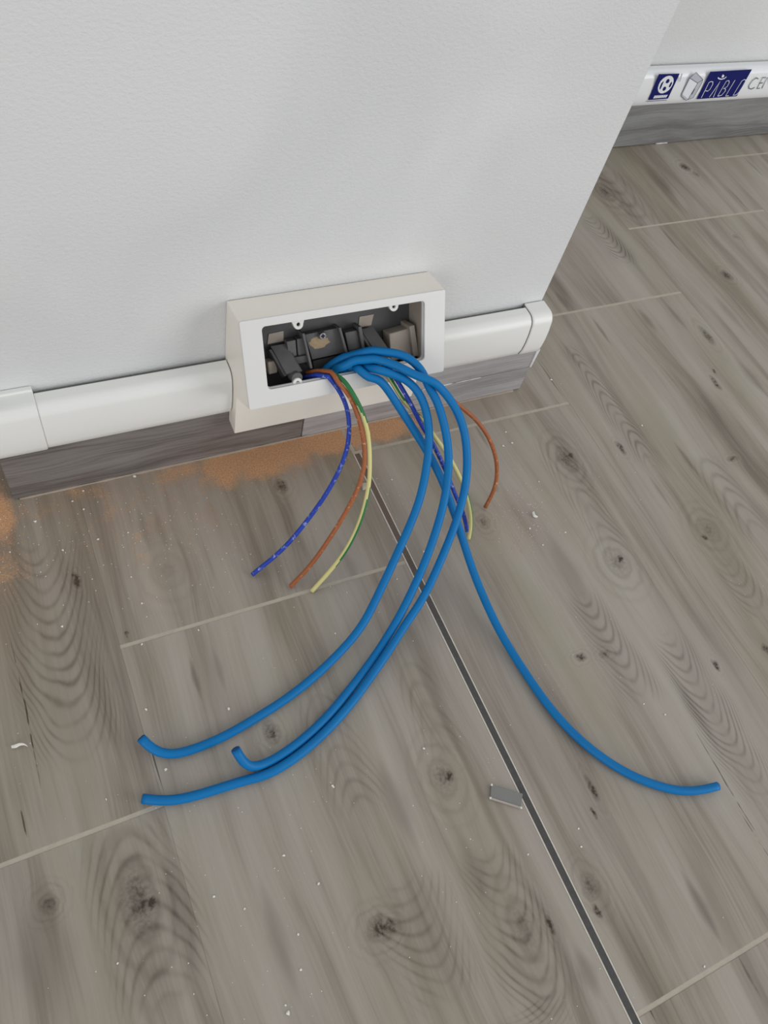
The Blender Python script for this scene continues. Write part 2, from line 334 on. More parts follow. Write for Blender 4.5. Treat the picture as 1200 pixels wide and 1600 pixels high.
def tile_mesh(nm, sx, sy, h=0.009, c=0.00012):
    bm = bmesh.new(); X, Y = sx / 2, sy / 2
    lv = [[bm.verts.new((x, y, z)) for x, y in ((-a, -b), (a, -b), (a, b), (-a, b))] for a, b, z in ((X, Y, -h), (X, Y, -c), (X - c, Y - c, 0.0))]
    for i in range(2):
        for k in range(4): bm.faces.new((lv[i][k], lv[i][(k+1) % 4], lv[i+1][(k+1) % 4], lv[i+1][k]))
    bm.faces.new(lv[2])
    me = bpy.data.meshes.new(nm); bm.to_mesh(me); bm.free(); me.materials.append(None)
    return me
M_TILE = tile_material('wood_look_tile', None)
TMESH = tile_mesh('floor_tile', TW - 2 * GL, TL - 2 * GS)
STRIP = 0.0036                              # half width of the joint strip's slot
cut_cache = {}
for k in range(-8, 10):
    xa, xb = k * TW, (k + 1) * TW
    y = J0 + k * JS
    while y > FY0: y -= TL
    while y < FY1:
        y0, y1 = y, y + TL; y += TL
        if y1 < FY0 + .02 or y0 > FY1 - .02: continue
        y0c, y1c = max(y0, FY0), min(y1, FY1)
        x0c, x1c = xa, xb
        if k == 0 and y0 < J0 - .05: x0c += STRIP - GL
        if k == -1 and y0 < J0 - .05: x1c -= STRIP - GL
        full = (y0c, y1c, x0c, x1c) == (y0, y1, xa, xb)
        sx, sy = x1c - x0c - 2 * GL, y1c - y0c - 2 * GS
        if full: me = TMESH
        else:
            key = (round(sx, 5), round(sy, 5))
            me = cut_cache.get(key) or cut_cache.setdefault(key, tile_mesh('floor_tile', sx, sy))
        o = bpy.data.objects.new('floor_tile', me); COL.objects.link(o); o.parent = floor
        cx, cy = (x0c + x1c) / 2, (y0c + y1c) / 2; o.location = (cx, cy, 0.0)
        loc = []
        for f in FE:
            kx, ky = (2.2, 2.2) if f[0] == 'k' else (1.0, 1.0)
            if x0c - f[3] * kx <= f[1] <= x1c + f[3] * kx and y0c - f[4] * ky <= f[2] <= y1c + f[4] * ky and (f[0] == 'c' or y0c <= f[2] <= y1c): loc.append(f)
        near = x0c < .3 and x1c > -.7 and y0c < .1 and y1c > -.25
        o.material_slots[0].link = 'OBJECT'
        o.material_slots[0].material = tile_material('wood_look_tile_figured', 0.22 * ((k * 7 + round(y0 / TL) * 3) % 4), loc, near) if (loc or near) else M_TILE

# dark movement-joint strip along the long joint, with thin pale edges
def strip_material():
    m, n, b = mat('dark_joint_filler', None, 0.55, 0.4)
    P = n.new('ShaderNodeNewGeometry').outputs['Position']; y = n.sep(P)[1]
    nz = n.noise(P, 260, 3, 0.6)
    dusty = n.ss(n.m('ADD', y, n.m('MULTIPLY', n.m('SUBTRACT', nz, 0.5), 0.06)), -0.24, -0.06)
    n.put(b.inputs['Base Color'], n.mix(n.m('MULTIPLY', dusty, 0.85), n.mix(nz, rgb(66, 64, 64), rgb(92, 90, 88)), rgb(118, 101, 88)))
    return m
ys0, ys1 = FY0, J0 - .001
bm = bmesh.new(); box(bm, -.0024, .0024, ys0, ys1, -.009, -.0001)
strip = bobj('joint_strip', bm, strip_material(), floor); strip['label'] = 'dark grey joint strip between the tiles'
M_EDGE = plain('pale_joint_edge', rgb(212, 205, 194), 0.6, 0.4, 0.2, 300)
for s in (-1, 1):
    bm = bmesh.new(); box(bm, min(s * .0024, s * .0034), max(s * .0024, s * .0034), ys0, ys1, -.009, .00005)
    e = bobj('strip_edge', bm, M_EDGE, strip)

# ------------------------------------------------------------------ walls
YW = 0.012                                   # painted face of the pier
XL, XR = -0.2575, 0.1738                     # pier sides
YB = 0.3475                                  # base line of the far skirting
YBW = YB + 0.012
bm = bmesh.new(); box(bm, XL, XR, YW, YBW + .02, 0.0, 2.6)
tag(bobj('wall_front', bm, M_WALL, bevel=0.002), 'white rough-painted wall pier carrying the open outlet box', None, None, 'structure')
bm = bmesh.new(); box(bm, FX0, FX1, YBW, YBW + .12, 0.0, 2.6)
tag(bobj('wall_back', bm, M_WALL2), 'pale painted wall behind the pier', None, None, 'structure')

# ------------------------------------------------------------------ skirting tiles
def skirt_material(name, seed, a, b_, c):
    m, n, b = mat(name, None, 0.26, 0.5)
    tc = n.new('ShaderNodeTexCoord').outputs['Object']
    bend = n.m('MULTIPLY', n.m('SUBTRACT', n.noise(n.vm('MULTIPLY', tc, (9, 9, 30)), 1, 2, .5, seed), .5), .02)
    pv = n.vm('ADD', tc, n.comb(0.0, 0.0, bend))
    g1 = n.noise(n.vm('MULTIPLY', pv, (5, 5, 60)), 1, 3, .55, seed)
    g2 = n.noise(n.vm('MULTIPLY', pv, (16, 16, 420)), 1, 3, .6, seed)
    t = n.m('ADD', n.m('MULTIPLY', g1, .7), n.m('MULTIPLY', g2, .3))
    n.put(b.inputs['Base Color'], n.ramp(n.ss(t, .36, .66), [(0, a), (.45, b_), (1, c)]))
    n.put(b.inputs['Roughness'], n.ss(g2, .3, .7, .22, .34))
    return m
M_SK = skirt_material('grey_skirting_tile', 2.0, rgb(96, 90, 88), rgb(124, 118, 116), rgb(140, 135, 133))
M_SK2 = skirt_material('grey_skirting_tile_sheen', 9.0, rgb(140, 137, 138), rgb(164, 161, 162), rgb(178, 176, 178))  # lighter bluish copy, the sheen on the right-hand tiles put into the colour
M_SKB = skirt_material('grey_far_skirting_tile', 5.0, rgb(108, 108, 107), rgb(128, 128, 128), rgb(142, 143, 143))
SKL, SKR, SKH = -0.2695, 0.1835, 0.0575
bm = bmesh.new(); box(bm, XL - .008, XR + .006, .003, YW - .0002, .0, SKH - .002)
bb = tag(bobj('baseboard_front', bm, M_GROUTD), 'grey wood-look skirting tiles along the foot of the pier', None, None, 'structure')
xj = hit(473, 668, 1, 0.0).x
def sk(x0, x1, z0, z1, m, yo=0.0):
    bm = bmesh.new(); box(bm, x0, x1, yo, YW - .0005, z0, z1); return bobj('skirting_tile', bm, m, bb, bevel=.0005, seg=1)
sk(SKL, xj - .0004, .001, SKH, M_SK)
zs = .030
sk(xj + .0004, SKR, .001, zs - .00012, M_SK2)
sk(xj + .0004, SKR, zs + .00012, SKH, M_SK2, .0004)
for x0, x1, s in ((SKL, SKL + .012, M_SK), (SKR - .012, SKR, M_SK2)):     # returns along the sides of the pier
    bm = bmesh.new(); box(bm, x0, x1, YW, YB - .001, .001, SKH); bobj('skirting_tile', bm, s, bb, bevel=.0005, seg=1)
# thin caulk: bead at the floor and a broken white line at the split
def bead(name, pts, r, m, parent, seed=1):
    rnd = random.Random(seed); bm = bmesh.new(); prev = None
    for p in pts:
        rr = r * rnd.uniform(.55, 1.25); ring = []
        for k in range(6):
            a = k * math.pi / 3; ring.append(bm.verts.new((p[0], p[1] + math.cos(a) * rr, p[2] + math.sin(a) * rr)))
        if prev:
            for k in range(6): bm.faces.new((prev[k], prev[(k+1) % 6], ring[(k+1) % 6], ring[k]))
        else: bm.faces.new(ring[::-1])
        prev = ring
    bm.faces.new(prev)
    return bobj(name, bm, m, parent, smooth=True)
M_BEAD = plain('dusty_beige_caulk', rgb(170, 156, 142), 0.8, 0.3, 0.15, 200)
bead('caulk_bead', [(SKL + .004 + i * .009, -.0002, .0003) for i in range(50)], .0012, M_BEAD, bb, 3)
for a, b_, s in ((.07, .10, 5), (.104, .13, 7)):
    bead('caulk_line', [(a + (b_ - a) * i / 6, .0002, zs + .0002 * i / 6) for i in range(7)], .0005, M_CAULK, bb, s)
bm = bmesh.new(); hexa(bm, [(SKR - .0012, -.0006, .031), (SKR + .0006, -.0006, .031), (SKR + .0006, .004, .031), (SKR - .0012, .004, .031),
                            (SKR - .0022, -.0007, .052), (SKR + .0014, -.0007, .054), (SKR + .0014, .006, .054), (SKR - .0022, .006, .052)])
bobj('caulk_smear', bm, M_CAULK, bb, bevel=.0004)

bm = bmesh.new(); box(bm, FX0, FX1, YB + .003, YBW - .0002, 0, SKH - .002)
bb2 = tag(bobj('baseboard_back', bm, M_GROUTD), 'grey wood-look skirting tiles under the printed trunking', None, None, 'structure')
x = XR + .002
while x < FX1 - .05:
    x1 = min(max(x + TL, .93), FX1); bm = bmesh.new(); box(bm, x + .0001, x1 - .0001, YB, YBW - .0005, .001, SKH); bobj('skirting_tile', bm, M_SKB, bb2, bevel=.0005, seg=1); x = x1
x1 = XL - .02
while x1 > FX0 + .05:
    x = max(x1 - TL, FX0); bm = bmesh.new(); box(bm, x + .0001, x1 - .0001, YB, YBW - .0005, .001, SKH); bobj('skirting_tile', bm, M_SKB, bb2, bevel=.0005, seg=1); x1 = x
bead('caulk_line', [(.600 + .02 * i / 5, YB - .0004, .001) for i in range(6)], .0007, M_CAULK, bb2, 11)

# ------------------------------------------------------------------ trunking
def arc(cx, cz, r, a0, a1, n=6): return [(cx + r * math.cos(math.radians(a0 + (a1 - a0) * i / n)), cz + r * math.sin(math.radians(a0 + (a1 - a0) * i / n))) for i in range(n + 1)]
ZT, ZB = 0.1030, 0.0585
def cover_profile(g=0.0, yb=YW, top_gap=.0045):
    """(y,z) outline of a shallow D-shaped cover; g grows it"""
    o = yb - YW
    fr = []
    fr += [(yb - (.0005 if top_gap == 0 else top_gap), ZT + g)]
    fr += [(.0005 + o, ZT + g)]
    fr += [(o + .0005 + .0085 * math.cos(math.radians(a)) - .0 - g * 0.8, ZT - .009 + .009 * math.sin(math.radians(a)) + g) for a in (105, 120, 140, 160, 172)]
    fr += [(o - .0090 - g, .088), (o - .0095 - g, .078), (o - .0090 - g, .069), (o - .0072 - g, .0625), (o - .0040 - g * .6, .0595 - g * .4), (o - .0005, ZB - g * .4)]
    fr += [(yb - .0005, ZB - g * .4)]
    return fr
def cover(name, x0, x1, label, m=M_PLAST, yb=YW, g=0.0):
    t = empty(name, (x0, yb, ZB)); t.location = (0, 0, 0)
    tag(t, label, 'cable trunking', 'white trunking lengths')
    bm = bmesh.new(); prism_x(bm, cover_profile(g, yb), x0, x1); c = bobj('cover', bm, m, t, smooth=False, bevel=.0006)
    for p in c.data.polygons: p.use_smooth = True
    bm = bmesh.new(); box(bm, x0 + .0005, x1 - .0005, yb - .0044, yb - .0004, ZB + .004, ZT - .0035); bobj('base', bm, M_GAP, t)  # grey gap filler, the shade behind the cover put into its colour
    return t
XBL, XBR = -0.1052, 0.0485                    # box sides
XC = 0.1535                                   # start of end cap
cover('cable_trunking', -0.2365, XBL - .0006, 'white trunking length between the corner cap and the outlet box')
cover('cable_trunking', XBR + .0006, XC, 'short white trunking length between the outlet box and the end cap')
# end cap: a slightly larger sleeve closing the right end
t = tag(empty('trunking_end_cap'), 'white rounded end cap closing the trunking at the wall corner', 'end cap')
bm = bmesh.new(); prism_x(bm, cover_profile(.0011, YW, 0), XC + .0003, XR + .0005); bobj('sleeve', bm, M_PLAST, t, bevel=.0016, seg=3)
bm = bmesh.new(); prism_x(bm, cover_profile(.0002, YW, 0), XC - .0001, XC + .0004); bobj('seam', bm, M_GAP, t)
# outside corner cap at the left, wrapping onto the pier's side
t = tag(empty('trunking_corner_cap'), 'white outside corner cap of the trunking at the left wall corner', 'corner cap')
cp = cover_profile(.0014, YW, 0)
bm = bmesh.new()
loops = []
def cornerpt(y, z):
    e = YW - y; return (XL - e, YW - e, z)
a = [bm.verts.new((-.2365, y, z)) for y, z in cp]
mid = [bm.verts.new(cornerpt(y, z)) for y, z in cp]
c = [bm.verts.new((XL - (YW - y), YW + .022, z)) for y, z in cp]
nn = len(cp)
for A, B in ((a, mid), (mid, c)):
    for i in range(nn): bm.faces.new((A[i], A[(i+1) % nn], B[(i+1) % nn], B[i]))
bm.faces.new(a); bm.faces.new(c[::-1])
bobj('shell', bm, M_PLAST, t, bevel=.0012, seg=3)
bm = bmesh.new(); box(bm, -.262, -.2368, YW - .0042, YW - .0004, ZT - .003, ZT + .0032); bobj('backing', bm, M_PLAST, t, bevel=.0005)
# trunking along the pier's left side behind the corner cap
bm = bmesh.new()
a = [bm.verts.new((XL - (YW - y), YW + .0225, z)) for y, z in cover_profile(0, YW, 0)]; b2 = [bm.verts.new((XL - (YW - y), YBW - .022, z)) for y, z in cover_profile(0, YW, 0)]
for i in range(len(a)): bm.faces.new((a[i], a[(i+1) % len(a)], b2[(i+1) % len(a)], b2[i]))
bm.faces.new(a); bm.faces.new(b2[::-1])
tag(bobj('cable_trunking', bm, M_PLAST, None, bevel=.0006), 'white trunking length running back along the left side of the pier', 'cable trunking', 'white trunking lengths')

# ------------------------------------------------------------------ printed trunking on the back wall
tb = cover('cable_trunking', XR + .03, FX1 - .02, 'glossy white trunking with blue printed logos on the back wall', M_PLAST2, YBW)
cover('cable_trunking', FX0 + .02, XL - .03, 'glossy white trunking on the back wall left of the pier', M_PLAST2, YBW)
YF = YB - .0102
M_NAVY = plain('navy_print', rgb(4, 16, 96), 0.45, 0.2, 0.04)
M_INKW = plain('white_print', rgb(236, 238, 244), 0.35, 0.4, 0.02)
M_INKG = plain('grey_print', rgb(96, 98, 104), 0.4, 0.4, 0.05)
M_INKL = plain('light_grey_print', rgb(190, 194, 204), 0.4, 0.4, 0.05)
M_INKV = plain('violet_print', rgb(150, 146, 172), 0.4, 0.4, 0.05)
def poly(name, pts, m, parent, lift):
    bm = bmesh.new(); a = [bm.verts.new((x, YF - lift, z)) for x, z in pts]; b_ = [bm.verts.new((x, YF - lift + .0002, z)) for x, z in pts]
    bm.faces.new(a); bm.faces.new(b_[::-1])
    for i in range(len(a)): bm.faces.new((a[i], a[(i+1) % len(a)], b_[(i+1) % len(a)], b_[i]))
    return bobj(name, bm, m, parent)
def pz(px, py):
    h = hit(px, py, 1, YF); return (h.x, h.z)
def c5(cx, cy): return pz(1000 + cx / 6.0, 90 + cy / 6.0)
def strokes(name, lines, th, m, parent, lift):
    bm = bmesh.new()
    for pts, closed in lines:
        P = [Vector((p[0], 0, p[1])) for p in pts]; n = len(P)
        L, Rr = [], []
        for i in range(n):
            p0 = P[i-1] if (i > 0 or closed) else None; p1 = P[(i+1) % n] if (i < n-1 or closed) else None
            d = ((P[i] - p0).normalized() if p0 is not None else Vector()) + ((p1 - P[i]).normalized() if p1 is not None else Vector())
            d.normalize(); nn = Vector((-d.z, 0, d.x)) * th / 2
            L.append(P[i] + nn); Rr.append(P[i] - nn)
        va = [bm.verts.new((p.x, YF - lift, p.z)) for p in L]; vb = [bm.verts.new((p.x, YF - lift, p.z)) for p in Rr]
        vc = [bm.verts.new((p.x, YF - lift + .0002, p.z)) for p in L]; vd = [bm.verts.new((p.x, YF - lift + .0002, p.z)) for p in Rr]
        for i in range(n if closed else n - 1):
            j = (i + 1) % n
            bm.faces.new((va[i], va[j], vb[j], vb[i])); bm.faces.new((va[i], vc[i], vc[j], va[j])); bm.faces.new((vb[i], vb[j], vd[j], vd[i]))
    return bobj(name, bm, m, parent)
# emblem panel
E1 = [c5(178, 156), c5(372, 150), c5(262, 384), c5(76, 398)]
e1 = poly('emblem_panel', E1, M_NAVY, tb, .0001)
def bil(quad, u, v):
    a, b_, c, d = [Vector(q) for q in quad]; t0 = a.lerp(b_, u); t1 = d.lerp(c, u); p = t0.lerp(t1, v); return (p.x, p.y)
def circ(quad, u, v, ru, rv, n=28, a0=0, a1=360):
    return [bil(quad, u + ru * math.cos(math.radians(a0 + (a1 - a0) * i / n)), v + rv * math.sin(math.radians(a0 + (a1 - a0) * i / n))) for i in range(n)]
def c7(cx, cy): return pz(1010 + cx / 20.0, 108 + cy / 20.0)
poly('emblem_disc', [c7(*p) for p in ((740, 205), (800, 225), (842, 290), (848, 370), (825, 460), (775, 555), (700, 650), (610, 715), (520, 750), (450, 755), (390, 725), (358, 660), (355, 580), (385, 480), (440, 375), (520, 290), (610, 230), (680, 208))], M_INKW, e1, .0003)
for mk in (((690, 300), (722, 330), (700, 400), (640, 440), (596, 425), (610, 370), (650, 315)), ((585, 540), (615, 570), (595, 630), (540, 675), (498, 660), (510, 600), (545, 555)),
           ((540, 360), (520, 420), (470, 540), (428, 630), (405, 620), (420, 530), (470, 430)), ((790, 385), (795, 440), (760, 520), (715, 570), (695, 545), (715, 490), (750, 430))):
    poly('emblem_mark', [c7(*p) for p in mk], M_NAVY, e1, .0005)
for i in range(7):          # lettering too small to read in the photograph
    x_ = 205 + i * 60
    poly('lettering', [c7(*p) for p in ((x_ + 52, 824 - i * 4), (x_ + 98, 822 - i * 4), (x_ + 48, 908 - i * 5), (x_, 912 - i * 5))], M_INKW, e1, .0004)
poly('underline', [c5(66, 408), c5(255, 396), c5(250, 402), c5(62, 416)], M_INKV, tb, .0001)
poly('side_mark', [c5(388, 150), c5(400, 150), c5(376, 225), c5(366, 225)], M_INKL, tb, .0001)
# small drawing of a trunking length
dr = poly('trunking_drawing', [c5(*p) for p in ((525, 137), (590, 205), (578, 240), (500, 375), (430, 400), (388, 362), (392, 335), (462, 195))], M_INKL, tb, .0001)
strokes('outline', [([c5(*p) for p in ((525, 137), (590, 205), (578, 240), (500, 375), (430, 400), (388, 362), (392, 335), (462, 195))], True),
                    ([c5(*p) for p in ((470, 192), (540, 238), (585, 208))], False), ([c5(*p) for p in ((540, 238), (450, 392))], False)], .0006, M_INKG, dr, .0003)
poly('highlight', [c5(*p) for p in ((468, 200), (535, 242), (448, 385), (398, 345))], M_INKW, dr, .0002)
poly('shade', [c5(*p) for p in ((500, 300), (516, 290), (488, 345), (478, 340))], M_INKG, dr, .0004)
# name panel
E2 = [c5(660, 133), c5(1050, 110), c5(906, 362), c5(530, 390)]
e2 = poly('name_panel', E2, M_NAVY, tb, .0001)
def letter(lines): return [([c5(*p) for p in pts], cl) for pts, cl in lines]
def c6(cx, cy): return pz(1085 + cx / 10.435, 100 + cy / 10.435)
def letter6(lines): return [([c6(*p) for p in pts], cl) for pts, cl in lines]
LET = [letter6([(((110, 550), (235, 300), (265, 284), (298, 288), (296, 330), (252, 408), (215, 440), (176, 434)), False)]),
       letter6([(((240, 540), (408, 300), (416, 278), (306, 540)), False)]),
       letter6([(((375, 524), (520, 276), (560, 268), (566, 300), (530, 370), (468, 398), (506, 402), (500, 440), (440, 508), (375, 524)), False)]),
       letter6([(((660, 262), (505, 520), (556, 515)), False)]),
       letter6([(((628, 508), (770, 276), (810, 250), (835, 260), (820, 310), (722, 460), (676, 502)), True)])]
for l in LET: strokes('letter', l, .0008, M_INKW, e2, .0004)
strokes('name_accent', letter6([(((382, 218), (400, 238), (440, 247), (490, 232), (520, 205)), False)]), .0013, M_INKW, e2, .0004)
poly('flame_mark', [c6(*p) for p in ((466, 165), (486, 190), (470, 216), (442, 218), (446, 192))], M_INKW, e2, .0004)
LG = [letter6([(((1045, 245), (1012, 226), (950, 268), (890, 350), (888, 398), (930, 410), (985, 385)), False)]),
      letter6([(((1165, 218), (1112, 228), (1020, 402), (1068, 396)), False), (((1070, 315), (1115, 308)), False)]),
      letter6([(((1100, 400), (1190, 216), (1230, 378), (1310, 200)), False)])]
for l in LG: strokes('letter', l, .0011, M_INKG, tb, .0001)

# ------------------------------------------------------------------ outlet box
BX = (XBL + XBR) / 2
PT, PB = Vector((-.0145, .1600)), Vector((-.0435, .1050))       # (y,z) of the tilted face: top and bottom edge
ET = Vector((0, PT.x - PB.x, PT.y - PB.y)); FH = ET.length; ET.normalize()
EX = Vector((1, 0, 0)); EN = EX.cross(ET).normalized()
if EN.y > 0: EN = -EN
FC = Vector((BX, (PT.x + PB.x) / 2, (PT.y + PB.y) / 2))
def Lp(s, t, d): return FC + EX * s + ET * t - EN * d
def pl(px, py, d):
    o = FC - EN * d; v = ray(px, py); k = (o - CAM).dot(EN) / v.dot(EN); p = CAM + v * k - o
    return p.dot(EX), p.dot(ET)
ob = tag(empty('outlet_box', (0, 0, 0)), 'open cream two-gang outlet box with tilted frame, cables coming out', 'outlet box')
# outer shell: side outline swept along x, hollow
prof = [(YW - .0004, .1545), (PT.x + .0006, PT.y - .0006), (PB.x + .0010, PB.y), (-.0155, .0875), (-.0155, .0450), (-.0008, .0450), (-.0008, .0590), (YW - .0004, .0590)]
bm = bmesh.new()
va = [bm.verts.new((XBL, y, z)) for y, z in prof]; vb = [bm.verts.new((XBR, y, z)) for y, z in prof]
bm.faces.new(va); bm.faces.new(vb[::-1])
for i in (0, 2, 3, 4):                       # top, underside, lower band, bottom
    bm.faces.new((va[i], vb[i], vb[i+1], va[i+1]))
bmesh.ops.recalc_face_normals(bm, faces=bm.faces)
c0 = Vector((BX, -.01, .11))
f0 = max(bm.faces, key=lambda f: f.calc_area())
if f0.normal.dot(f0.calc_center_median() - c0) < 0: bmesh.ops.reverse_faces(bm, faces=bm.faces)
sh = bobj('housing', bm, M_CREAM, ob, recalc=False)
md = sh.modifiers.new('wall', 'SOLIDIFY'); md.thickness = .0018; md.offset = -1
md = sh.modifiers.new('bevel', 'BEVEL'); md.width = .0009; md.segments = 2; md.limit_method = 'ANGLE'
for p in sh.data.polygons: p.use_smooth = True
sh.modifiers.new('wn', 'WEIGHTED_NORMAL')
# frame round the opening
oTL, oTR, oBR, oBL = pl(411, 513, 0), pl(665, 467, 0), pl(661, 561, 0), pl(417, 611, 0)
s0 = (oTL[0] + oBL[0]) / 2; s1 = (oTR[0] + oBR[0]) / 2; t0 = (oBL[1] + oBR[1]) / 2; t1 = (oTL[1] + oTR[1]) / 2
def rrect(a0, a1, b0, b1, r, n=5):
    out = []
    for cx, cy, st in ((a1 - r, b1 - r, 0), (a0 + r, b1 - r, 90), (a0 + r, b0 + r, 180), (a1 - r, b0 + r, 270)):
        for i in range(n + 1):
            a = math.radians(st + 90 * i / n); out.append((cx + r * math.cos(a), cy + r * math.sin(a)))
    return out
def frame(name, outer, inner, d0, d1, m, bev):
    bm = bmesh.new(); n = len(outer)
    r = [[bm.verts.new(Lp(s, t, d)) for s, t in lp] for lp, d in ((outer, d0), (inner, d0), (inner, d1), (outer, d1))]
    for k in range(4):
        for i in range(n): bm.faces.new((r[k][i], r[k][(i+1) % n], r[(k+1) % 4][(i+1) % n], r[(k+1) % 4][i]))
    return bobj(name, bm, m, ob, bevel=bev)
hw = (XBR - XBL) / 2
frame('face_frame', rrect(-hw, hw, -FH / 2, FH / 2, .0012), rrect(s0, s1, t0, t1, .0028), -.0004, .0022, M_FRAME, .0005)
frame('inner_rim', rrect(s0 - .0010, s1 + .0010, t0 - .0010, t1 + .0010, .0034), rrect(s0 + .0004, s1 - .0004, t0 + .0004, t1 - .0004, .0026), .0023, .0044, M_FRAME, .0003)

def lbox(bm, a0, a1, b0, b1, d0, d1):
    hexa(bm, [Lp(a0, b0, d1), Lp(a1, b0, d1), Lp(a1, b1, d1), Lp(a0, b1, d1), Lp(a0, b0, d0), Lp(a1, b0, d0), Lp(a1, b1, d0), Lp(a0, b1, d0)])
def lpart(name, a0, a1, b0, b1, d0, d1, m, bev=.0004):
    bm = bmesh.new(); lbox(bm, a0, a1, b0, b1, d0, d1); return bobj(name, bm, m, ob, bevel=bev)
def pxpart(name, pts, d0, d1, m, bev=.0003):
    """part whose front outline is seen at four pixels (TL,TR,BR,BL) at depth d0"""
    f = [pl(px, py, d0) for px, py in pts]; q = [f[3], f[2], f[1], f[0]]
    bm = bmesh.new(); hexa(bm, [Lp(s, t, d1) for s, t in q] + [Lp(s, t, d0) for s, t in q]); return bobj(name, bm, m, ob, bevel=bev)
def spart(name, p_top, p_bot, w, th, m, bev=.0003):
    """sloping arm between two local points (s,t,d)"""
    a, b_ = Lp(*p_top), Lp(*p_bot); ax = (b_ - a).normalized(); nn = EX.cross(ax).normalized()
    bm = bmesh.new(); h = EX * w / 2; k = nn * th / 2
    hexa(bm, [a - h - k, a + h - k, a + h + k, a - h + k, b_ - h - k, b_ + h - k, b_ + h + k, b_ - h + k]); return bobj(name, bm, m, ob, bevel=bev)
DB = .0255
lpart('back_tray', -hw + .004, hw - .004, -.0286, .0235, DB, DB + .0012, M_DARK2)
lpart('tray_flange', -hw + .004, hw - .006, .0236, .0247, .006, DB, M_DARK2)
lpart('bottom_shelf', -hw + .004, hw - .004, -.0297, -.0287, .010, DB, M_BLACK)
# centre block, its lower step and side ribs
pxpart('centre_block', ((476, 523), (530, 512), (538, 551), (488, 562)), .0190, DB, M_DARK)
pxpart('centre_step', ((489, 564), (530, 555), (533, 578), (492, 588)), .0220, DB, M_DARK2)
for a, b_ in (((474, 521), (487, 576)), ((531, 512), (545, 562))):
    sa, ta = pl(a[0], a[1], .0150); sb, tb_ = pl(b_[0], b_[1], .0115)
    bm = bmesh.new(); w_ = .0009
    hexa(bm, [Lp(sb - w_, tb_, DB), Lp(sb + w_, tb_, DB), Lp(sb + w_, tb_, .0115), Lp(sb - w_, tb_, .0115), Lp(sa - w_, ta, DB), Lp(sa + w_, ta, DB), Lp(sa + w_, ta, .0150), Lp(sa - w_, ta, .0150)])
    bobj('rib', bm, M_DARK, ob, bevel=.0003)
# clips beside the block
for pts in (((448, 534), (462, 531), (464, 556), (452, 559)), ((464, 530), (474, 528), (480, 562), (467, 565)), ((539, 520), (558, 516), (564, 544), (545, 549))):
    pxpart('clip', pts, .0175, DB, M_DARK, .0005)
for pts in (((453, 560), (480, 555), (481, 566), (455, 571)), ((546, 549), (566, 545), (566, 553), (547, 557))):
    pxpart('clip_ledge', pts, .0150, .0235, M_DARK2, .0004)
pxpart('clip_web', ((560, 511), (565, 510), (571, 545), (566, 546)), .0150, DB, M_DARK, .0003)
# pale windows in the tray
for pts in (((420, 522), (443, 517), (443, 533), (418, 538)), ((562, 495), (584, 491), (580, 508), (560, 512))):
    pxpart('tray_window', pts, DB - .0006, DB, M_TAN, .0)
# two sloping support arms, sockets and the four screw ears
EARS = ((465, 506, 1), (614, 478, 1), (464, 597, -1), (606, 566, -1))
for (tx, ty), (bx, by), w_ in (((434, 540), (459, 583), .0115), ((572, 514), (597, 550), .0105)):
    a = pl(tx, ty, .0225); b_ = pl(bx, by, .0080)
    spart('support_arm', (a[0], a[1], .0225), (b_[0], b_[1], .0080), w_, .0032, M_DARK)
    spart('arm_flank', (a[0] - w_ * .62, a[1] - .002, .0215), (b_[0] - w_ * .5, b_[1] - .003, .0120), .0022, .0075, M_DARK2)
    spart('arm_flank', (a[0] + w_ * .62, a[1] - .004, .0225), (b_[0] + w_ * .55, b_[1] - .002, .0120), .0016, .0065, M_DARK2)
    bm = bmesh.new(); c = Lp(b_[0] + .0008, b_[1] - .0024, .0075)
    mt = Matrix.Translation(c) @ EN.to_track_quat('Z', 'Y').to_matrix().to_4x4()
    bmesh.ops.create_cone(bm, cap_ends=True, segments=18, radius1=.0046, radius2=.0040, depth=.008, matrix=mt)
    bobj('screw_socket', bm, M_DARK, ob, bevel=.0004)
for px, py, up in EARS:
    s, t = pl(px, py, .0035)
    bm = bmesh.new(); n = 18; ro, ri = .0034, .0014
    outer = []
    for i in range(n):
        a = 2 * math.pi * i / n; x_, y_ = ro * math.cos(a), ro * math.sin(a)
        if up * y_ > 0: y_ = up * ro * 1.0; x_ = ro * math.cos(a) * 1.45      # widens into the frame
        outer.append((s + x_, t + y_))
    inner = [(s + ri * math.cos(2 * math.pi * i / n), t + ri * math.sin(2 * math.pi * i / n)) for i in range(n)]
    r = [[bm.verts.new(Lp(a, b_, d)) for a, b_ in lp] for lp, d in ((outer, .0018), (inner, .0018), (inner, .0044), (outer, .0044))]
    for k in range(4):
        for i in range(n): bm.faces.new((r[k][i], r[k][(i+1) % n], r[(k+1) % 4][(i+1) % n], r[(k+1) % 4][i]))
    ear = bobj('screw_ear', bm, M_FRAME, ob)
    bm = bmesh.new(); mt = Matrix.Translation(Lp(s, t, .0040)) @ EN.to_track_quat('Z', 'Y').to_matrix().to_4x4()
    bmesh.ops.create_cone(bm, cap_ends=True, segments=12, radius1=ri, radius2=ri, depth=.0006, matrix=mt); bobj('screw_hole', bm, M_BLACK, ear)
